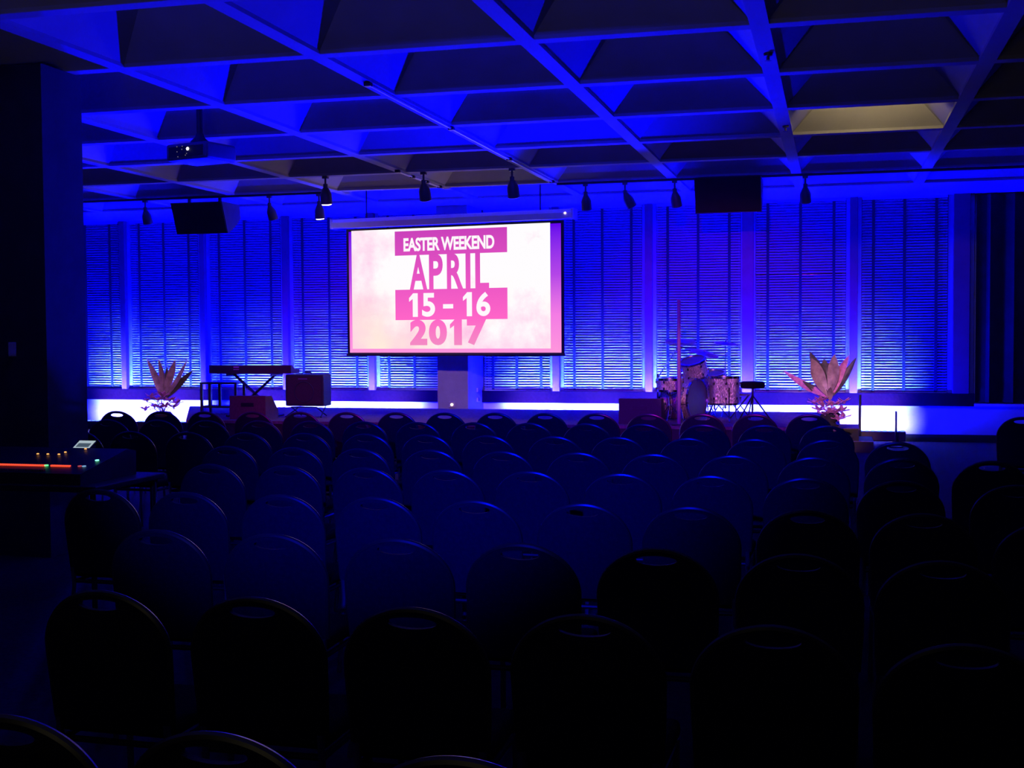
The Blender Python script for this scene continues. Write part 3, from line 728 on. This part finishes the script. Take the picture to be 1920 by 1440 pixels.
# snare drum on stand at the left front
q = at(1256, 735, 16.56)
t = thing('snare_drum', 'shallow glittery snare drum on a chrome stand at the left of the kit', 'drum', (q.x, 16.56, ZS), 0, 'drum kit')
zz = at(1256, 722, 16.56).z-ZS
drum(t, .165, .15, Matrix.Translation((0, 0, zz)), 6)
bm = N(); tube(bm, [(0, 0, zz-.08), (0, 0, .12)], .013, 8)
for k in range(3): tube(bm, [(0, 0, zz-.15), (.15*cos(2.1*k), .15*sin(2.1*k), zz-.08)], .008, 6)
obj('stand', bm, 'chrome', t, True)
for k in range(3):
    a = 2.1*k+.4; bm = N(); tube(bm, [(0, 0, .26), (.20*cos(a), .20*sin(a), .012)], .009, 8); obj('leg', bm, 'chrome', t, True)
cymbal_stand(1276, at(1276, 643, 17.68).z, 17.68, .215, 2, 'flat pair of hi-hat cymbals at the left of the kit', .22, 0, True)
cymbal_stand(1320, at(1320, 662, 17.95).z, 17.95, .215, 17, 'tilted shiny crash cymbal in the middle of the kit', .22, 1)
cymbal_stand(1360, at(1360, 644, 17.9).z, 17.9, .165, 8, 'small cymbal on the thin tall stand above the floor tom', .25, 2)
# drum stool
q = at(1411, 722, 17.3)
t = thing('drum_stool', 'round black drum stool with tripod legs right of the drums', 'stool', (q.x, 17.3, ZS), 0, 'drum kit')
zz = q.z-ZS
bm = N(); lathe(bm, [(0, zz+.05), (.14, zz+.05), (.165, zz+.035), (.17, zz-.02), (.15, zz-.045), (0, zz-.045)], 28); obj('seat', bm, 'fab', t, True)
bm = N(); tube(bm, [(0, 0, zz-.04), (0, 0, .10)], .014, 10); obj('post', bm, 'blkm', t, True)
for k in range(3):
    a = 2.1*k+.3; bm = N(); tube(bm, [(0, 0, .34), (.25*cos(a), .25*sin(a), .01)], .010, 8); obj('leg', bm, 'blkm', t, True)
# folding music-stand legs left of stool
q = at(1388, 770, 17.5)
t = thing('crossed_stand', 'low folding stand with crossed black legs behind the floor tom', 'stand', (q.x, 17.5, ZS))
bm = N(); tube(bm, [(-.14, 0, .01), (.12, 0, .34)], .009, 8); tube(bm, [(.14, .02, .01), (-.12, .02, .34)], .009, 8); obj('crossed_legs', bm, 'blkm', t, True)
bm = N(); box(bm, -.14, .14, -.05, .08, .33, .35); obj('top_plate', bm, 'blkm', t)
# microphone boom over the left of the kit
q = at(1240, 760, 17.4); a_ = at(1240, 694, 17.4); b_ = at(1268, 655, 17.4)
t = thing('microphone_boom', 'thin microphone boom stand reaching over the left of the drum kit', 'microphone stand', (q.x-.05, 17.4, ZS), 0)
o_ = Vector((q.x-.05, 17.4, ZS))
bm = N(); tube(bm, [(0, 0, .02), (0, 0, a_.z-ZS-.05)], .010, 8); obj('pole', bm, 'blkm', t, True)
bm = N(); lathe(bm, [(0, 0), (.12, 0), (.12, .02), (.02, .035), (0, .035)], 20); obj('base', bm, 'blkm', t, True)
bm = N(); tube(bm, [a_-o_+Vector((-.06, 0, -.12)), b_-o_], .008, 8); obj('boom_arm', bm, 'chrome', t, True)
bm = N(); tube(bm, [b_-o_, b_-o_+Vector((.05, 0, .03)), b_-o_+Vector((.09, 0, .02))], [.012, .022, .02], 10); obj('microphone', bm, 'blkm', t, True)
# tall pale rod in front of the kit
q = at(1273, 785, 16.2)
t = thing('upright_rod', 'tall thin upright rod rising in front of the bass drum', 'rod', (q.x, 16.2, ZS))
bm = N(); tube(bm, [(0, 0, .01), (0, 0, at(1273, 562, 16.2).z-ZS)], .026, 12); obj('rod', bm, 'rod', t, True)
bm = N(); lathe(bm, [(0, 0), (.10, 0), (.10, .015), (0, .02)], 20); obj('base', bm, 'blkm', t, True)
# dark poles at the right
for px, ptop, Y, r_, lab in ((1612, 740, 19.14, .022, 'dark upright pole standing before the bright wall strip by the steps'), (1680, 771, 19.05, .015, 'short dark post at the right end of the bright wall strip')):
    q = at(px, 800, Y)
    t = thing('pole_stand', lab, 'pole', (q.x, Y, 0))
    bm = N(); tube(bm, [(0, 0, .01), (0, 0, at(px, ptop, Y).z)], r_, 10); obj('pole', bm, 'blkm', t, True)
    bm = N(); lathe(bm, [(0, 0), (.11, 0), (.11, .02), (0, .03)], 20); obj('base', bm, 'blkm', t, True)

def floor_monitor(x0, x1, ytop, ybot, Y, label, m='ampb', gm='blk'):
    a_ = at(x0, ytop, Y); b_ = at(x1, ybot, Y); w = b_.x-a_.x; h = a_.z-ZS
    t = thing('floor_monitor', label, 'floor monitor', ((a_.x+b_.x)/2, Y, ZS))
    bm = N(); prism(bm, [(0, 0), (.42, 0), (.42, h*.35), (.20, h), (0, h)], 'x', -w/2, w/2); obj('cabinet', bm, m, t)
    bm = N(); prism(bm, [(.425, .02), (.432, h*.33), (.215, h*.97), (.205, h*.97)], 'x', -w/2+.02, w/2-.02); obj('grille', bm, gm, t)
    bm = N(); box(bm, -.10, .10, -.006, 0, h*.55, h*.72); obj('connector_plate', bm, gm, t)
    bm = N(); box(bm, -w/2, w/2, -.004, .02, h, h+.006); obj('top_edge', bm, 'spotb', t)
floor_monitor(1160, 1240, 748, 790, 16.3, 'black floor monitor wedge left of the drum kit')
K['redbox'] = mat('monitor_paint', (.16, .06, .07), .6, var=.2, scale=30)
floor_monitor(430, 498, 743, 780, 16.3, 'reddish-brown floor monitor wedge below the keyboard', 'redbox')
# tilted-back guitar amplifier
a_ = at(537, 702, 16.8); b_ = at(604, 762, 16.8); w = b_.x-a_.x+.05; h = a_.z-b_.z
t = thing('guitar_amplifier', 'square dark guitar amplifier on a low tilt stand right of the keyboard', 'amplifier', ((a_.x+b_.x)/2, 16.8, b_.z))
bm = N(); bevelbox(bm, -w/2, w/2, 0, .30, 0, h, .02); obj('cabinet', bm, 'ampb', t)
bm = N(); box(bm, -w/2+.035, w/2-.035, -.008, 0, .035, h-.035); obj('grille_cloth', bm, 'amp', t)
bm = N(); lathe(bm, [(.150, 0), (.158, .005), (.150, .010), (.142, .005)], 30, Matrix.Translation((0, -.006, h*.45)) @ Matrix.Rotation(pi/2, 4, 'X'), cap=False); obj('speaker_ring', bm, 'ampb', t, True)
bm = N(); box(bm, -.09, .05, -.014, -.008, h-.075, h-.055); obj('name_plate', bm, 'rod', t)
bm = N(); tube(bm, [(-.08, .1, h), (-.06, .1, h+.03), (.06, .1, h+.03), (.08, .1, h)], .010, 8); obj('handle', bm, 'blk', t, True)
zz = b_.z-ZS
bm = N()
for s in (-1, 1):
    tube(bm, [(s*.20, -.02, -.012), (s*.20, .34, -zz+.012)], .010, 8); tube(bm, [(s*.20, .32, -.012), (s*.28, -.05, -zz+.012)], .010, 8)
tube(bm, [(-.20, -.02, -.012), (.20, -.02, -.012)], .010, 8); obj('tilt_stand', bm, 'blkm', t, True)
# keyboard and X stand
a_ = at(398, 694, 16.9); b_ = at(551, 691, 16.9)
L = b_.x-a_.x; kz = (a_.z+b_.z)/2-.01
t = thing('keyboard_stand', 'black X-shaped folding stand carrying the keyboard', 'stand', ((a_.x+b_.x)/2, 16.95, ZS))
bm = N()
H_ = kz-ZS-.067
for y, s in ((-.05, 1), (-.02, 1), (.04, -1), (.07, -1)):
    tube(bm, [(-s*.36, y, .015), (s*.36, y, H_)], .016, 8)
obj('crossed_legs', bm, 'blkm', t, True)
for s in (-1, 1):
    bm = N(); tube(bm, [(s*.36, -.20, .016), (s*.36, .22, .016)], .016, 8); obj('foot', bm, 'blkm', t, True)
    bm = N(); tube(bm, [(s*.36, -.18, H_), (s*.36, .20, H_)], .014, 8); obj('arm', bm, 'blkm', t, True)
t = thing('keyboard', 'long dark electric keyboard with a small pink-lit label on its back', 'keyboard', ((a_.x+b_.x)/2, 16.95, kz-.05), 0)
bm = N(); prism(bm, [(-.15, .0), (.15, 0), (.15, .055), (-.02, .065), (-.10, .125), (-.15, .125)], 'x', -L/2, L/2); obj('case', bm, 'kb', t) if 'kb' in K else bm.free()
K['kb'] = mat('keyboard_case', (.07, .04, .055), .5, var=.1)
if not t.children:
    bm = N(); prism(bm, [(-.15, .0), (.15, 0), (.15, .055), (-.02, .065), (-.10, .125), (-.15, .125)], 'x', -L/2, L/2); obj('case', bm, 'kb', t)
bm = N()
for k in range(36):
    x = -L/2+.06+k*(L-.12)/36; box(bm, x, x+(L-.12)/36-.002, .02, .145, .060, .072)
obj('keys', bm, 'white', t)
bm = N()
x = at(443, 690, 16.8).x-t.location.x
box(bm, x-.045, x+.045, -.154, -.150, .085, .105); box(bm, x-.045, x+.045, -.154, -.150, .055, .066); obj('label_plate', bm, 'lbl', t) if 'lbl' in K else bm.free()
K['lbl'] = mat('pale_label', (.9, .6, .75), .4, var=.02)
if not any(c.name.startswith('label') for c in t.children):
    bm = N(); box(bm, x-.045, x+.045, -.154, -.150, .085, .105); box(bm, x-.045, x+.045, -.154, -.150, .055, .066); obj('label_plate', bm, 'lbl', t)
# small side table / bench left of the keyboard
a_ = at(384, 716, 17.4); b_ = at(452, 718, 17.4); L = b_.x-a_.x; zz = a_.z-ZS
t = thing('side_table', 'small dark open-frame table left of the keyboard stand', 'table', ((a_.x+b_.x)/2, 17.4, ZS))
bm = N(); box(bm, -L/2, L/2, -.16, .16, zz-.03, zz); obj('table_top', bm, 'blk', t)
for s in (-1, 1):
    for y in (-.14, .14): bm = N(); box(bm, s*(L/2-.02)-.018, s*(L/2-.02)+.018, y-.018, y+.018, 0, zz-.03); obj('leg', bm, 'blk', t)
bm = N(); box(bm, -L/2+.02, L/2-.02, -.15, .15, .10, .13); obj('lower_shelf', bm, 'blk', t)
bm = N(); box(bm, -L/2+.13, -L/2+.17, -.14, -.10, .13, zz-.03); obj('divider', bm, 'blk', t)
bm = N(); box(bm, -L/2+.30, -L/2+.34, -.14, -.10, .13, zz-.03); obj('divider', bm, 'blk', t)

# ------------------------------------------------------------ flower arrangements
def leaf(t, base, tip, width, m, bulge=.05, shape=.45, twist=0, name='leaf'):
    base, tip = Vector(base), Vector(tip); d = tip-base; side = d.cross(Vector((0, 1, 0))).normalized()
    side = (Matrix.Rotation(twist, 3, d.normalized()) @ side); nrm = side.cross(d).normalized()
    bm = N(); n = 12; R = []
    for i in range(n+1):
        s = i/n; w = width*(sin(pi*min(1, s**shape*1.0))**.8 if 0 < s < 1 else .02)+.002
        c = base+d*s+nrm*bulge*sin(pi*s)*1.0+Vector((0, 0, -.03*s*s))
        fold = w*.35
        R.append([c-side*w-nrm*fold, c-side*w*.5-nrm*fold*.35, c, c+side*w*.5-nrm*fold*.35, c+side*w-nrm*fold])
    for off in (0, .004):
        V_ = [[bm.verts.new(p_+nrm*off) for p_ in r_] for r_ in R]
        for i in range(n):
            for j in range(4):
                q_ = (V_[i][j], V_[i][j+1], V_[i+1][j+1], V_[i+1][j]); bm.faces.new(q_ if off == 0 else q_[::-1])
        if off == 0: V0 = V_
    for i in range(n):
        for j in (0, 4): bm.faces.new((V0[i][j], V0[i+1][j], V_[i+1][j], V_[i][j]))
    tube(bm, [R[i][2]-nrm*.002 for i in range(n)], [.006*(1-i/n)+.002 for i in range(n)], 6)
    obj(name, bm, m, t, True)
def blossom(t, c, r, m='bloom', n=7):
    bm = N(); c = Vector(c)
    tube(bm, [c-Vector((0, 0, .02)), c], [.008, .02], 8)
    for k in range(n):
        a = 2*pi*k/n+random.uniform(-.2, .2); up = random.uniform(.1, .7)
        d = Vector((cos(a), sin(a)*.8, up)).normalized(); s = d.cross(Vector((0, 0, 1))).normalized()
        P_ = [c, c+d*r*.5+s*r*.26, c+d*r*.9+s*r*.18, c+d*r*1.05+Vector((0, 0, .01)), c+d*r*.9-s*r*.18, c+d*r*.5-s*r*.26]
        up_ = Vector((0, 0, .004)); A = [bm.verts.new(x_) for x_ in P_]; B = [bm.verts.new(x_+up_) for x_ in P_]
        bm.faces.new(A[::-1]); bm.faces.new(B)
        for i in range(6): bm.faces.new((A[i], A[(i+1) % 6], B[(i+1) % 6], B[i]))
    obj('blossom', bm, m, t)
def arrangement(px, Y, z0, leaves, flowers, label, urn):
    q = at(px, 760, Y); org = Vector((q.x, Y, z0))
    t = thing('flower_arrangement', label, 'plant', org, 0, None)
    L_ = lambda x, y, dy=0: at(x, y, Y+dy)-org
    top = L_(*urn).z
    bm = N(); lathe(bm, [(0, 0), (.11, 0), (.12, .02), (.07, .05), (.10, top*.4), (.13, top*.8), (.10, top), (.085, top), (.10, top*.78), (0, top*.75)], 24); obj('vase', bm, 'vase', t, True)
    for (bx, by, tx, ty, w, mm, dy, bl, sh, tw) in leaves: leaf(t, L_(bx, by), L_(tx, ty, dy), w, mm, bl, sh, tw)
    c0 = Vector((0, 0, top))
    for (fx, fy, r, dy) in flowers:
        p_ = L_(fx, fy, dy); blossom(t, p_, r)
        bm = N(); mid = (c0+p_)/2+Vector((0, 0, .03)); tube(bm, [c0-Vector((0, 0, .05)), mid, p_-Vector((0, 0, .01))], .005, 6); obj('stem', bm, 'leafd', t, True)
    return t
# pedestal for the left arrangement, standing on the hall floor beside the stage
q = at(306, 760, 15.7)
t = thing('pedestal', 'dark pedestal carrying the left flower arrangement', 'pedestal', (q.x, 15.7, 0))
bm = N(); lathe(bm, [(0, 0), (.17, 0), (.17, .03), (.12, .06), (.11, .38), (.15, .42), (.15, .45), (0, .45)], 28); obj('column', bm, 'blk', t, True)
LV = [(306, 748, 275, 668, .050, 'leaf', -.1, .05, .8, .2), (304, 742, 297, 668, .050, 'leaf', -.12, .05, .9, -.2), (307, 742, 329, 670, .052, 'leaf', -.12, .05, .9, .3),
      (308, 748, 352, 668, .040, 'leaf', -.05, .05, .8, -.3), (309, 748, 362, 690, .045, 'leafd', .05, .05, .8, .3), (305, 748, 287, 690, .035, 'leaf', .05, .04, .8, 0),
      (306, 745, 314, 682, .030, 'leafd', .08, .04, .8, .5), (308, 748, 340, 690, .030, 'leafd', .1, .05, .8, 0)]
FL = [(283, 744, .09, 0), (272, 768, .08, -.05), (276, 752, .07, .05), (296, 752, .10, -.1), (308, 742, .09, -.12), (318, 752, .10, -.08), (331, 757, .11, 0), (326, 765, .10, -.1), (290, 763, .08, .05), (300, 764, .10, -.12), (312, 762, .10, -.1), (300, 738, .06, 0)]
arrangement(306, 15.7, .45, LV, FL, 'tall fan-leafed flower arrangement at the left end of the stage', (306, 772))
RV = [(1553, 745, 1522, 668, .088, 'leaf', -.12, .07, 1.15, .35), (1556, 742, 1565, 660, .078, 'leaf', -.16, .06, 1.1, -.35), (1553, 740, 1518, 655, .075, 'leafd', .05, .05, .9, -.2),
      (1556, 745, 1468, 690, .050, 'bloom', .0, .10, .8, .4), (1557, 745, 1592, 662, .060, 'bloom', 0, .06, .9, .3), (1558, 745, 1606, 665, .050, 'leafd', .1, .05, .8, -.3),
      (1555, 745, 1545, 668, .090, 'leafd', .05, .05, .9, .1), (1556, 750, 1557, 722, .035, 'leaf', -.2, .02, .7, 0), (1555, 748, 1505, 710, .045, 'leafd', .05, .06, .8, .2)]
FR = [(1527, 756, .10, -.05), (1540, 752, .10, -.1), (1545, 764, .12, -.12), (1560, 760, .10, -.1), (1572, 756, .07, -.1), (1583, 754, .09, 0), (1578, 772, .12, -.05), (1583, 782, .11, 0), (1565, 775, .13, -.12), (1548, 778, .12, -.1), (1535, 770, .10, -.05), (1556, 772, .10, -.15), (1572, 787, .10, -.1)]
arrangement(1556, 16.4, ZS, RV, FR, 'large broad-leafed flower arrangement at the right end of the stage', (1556, 772))
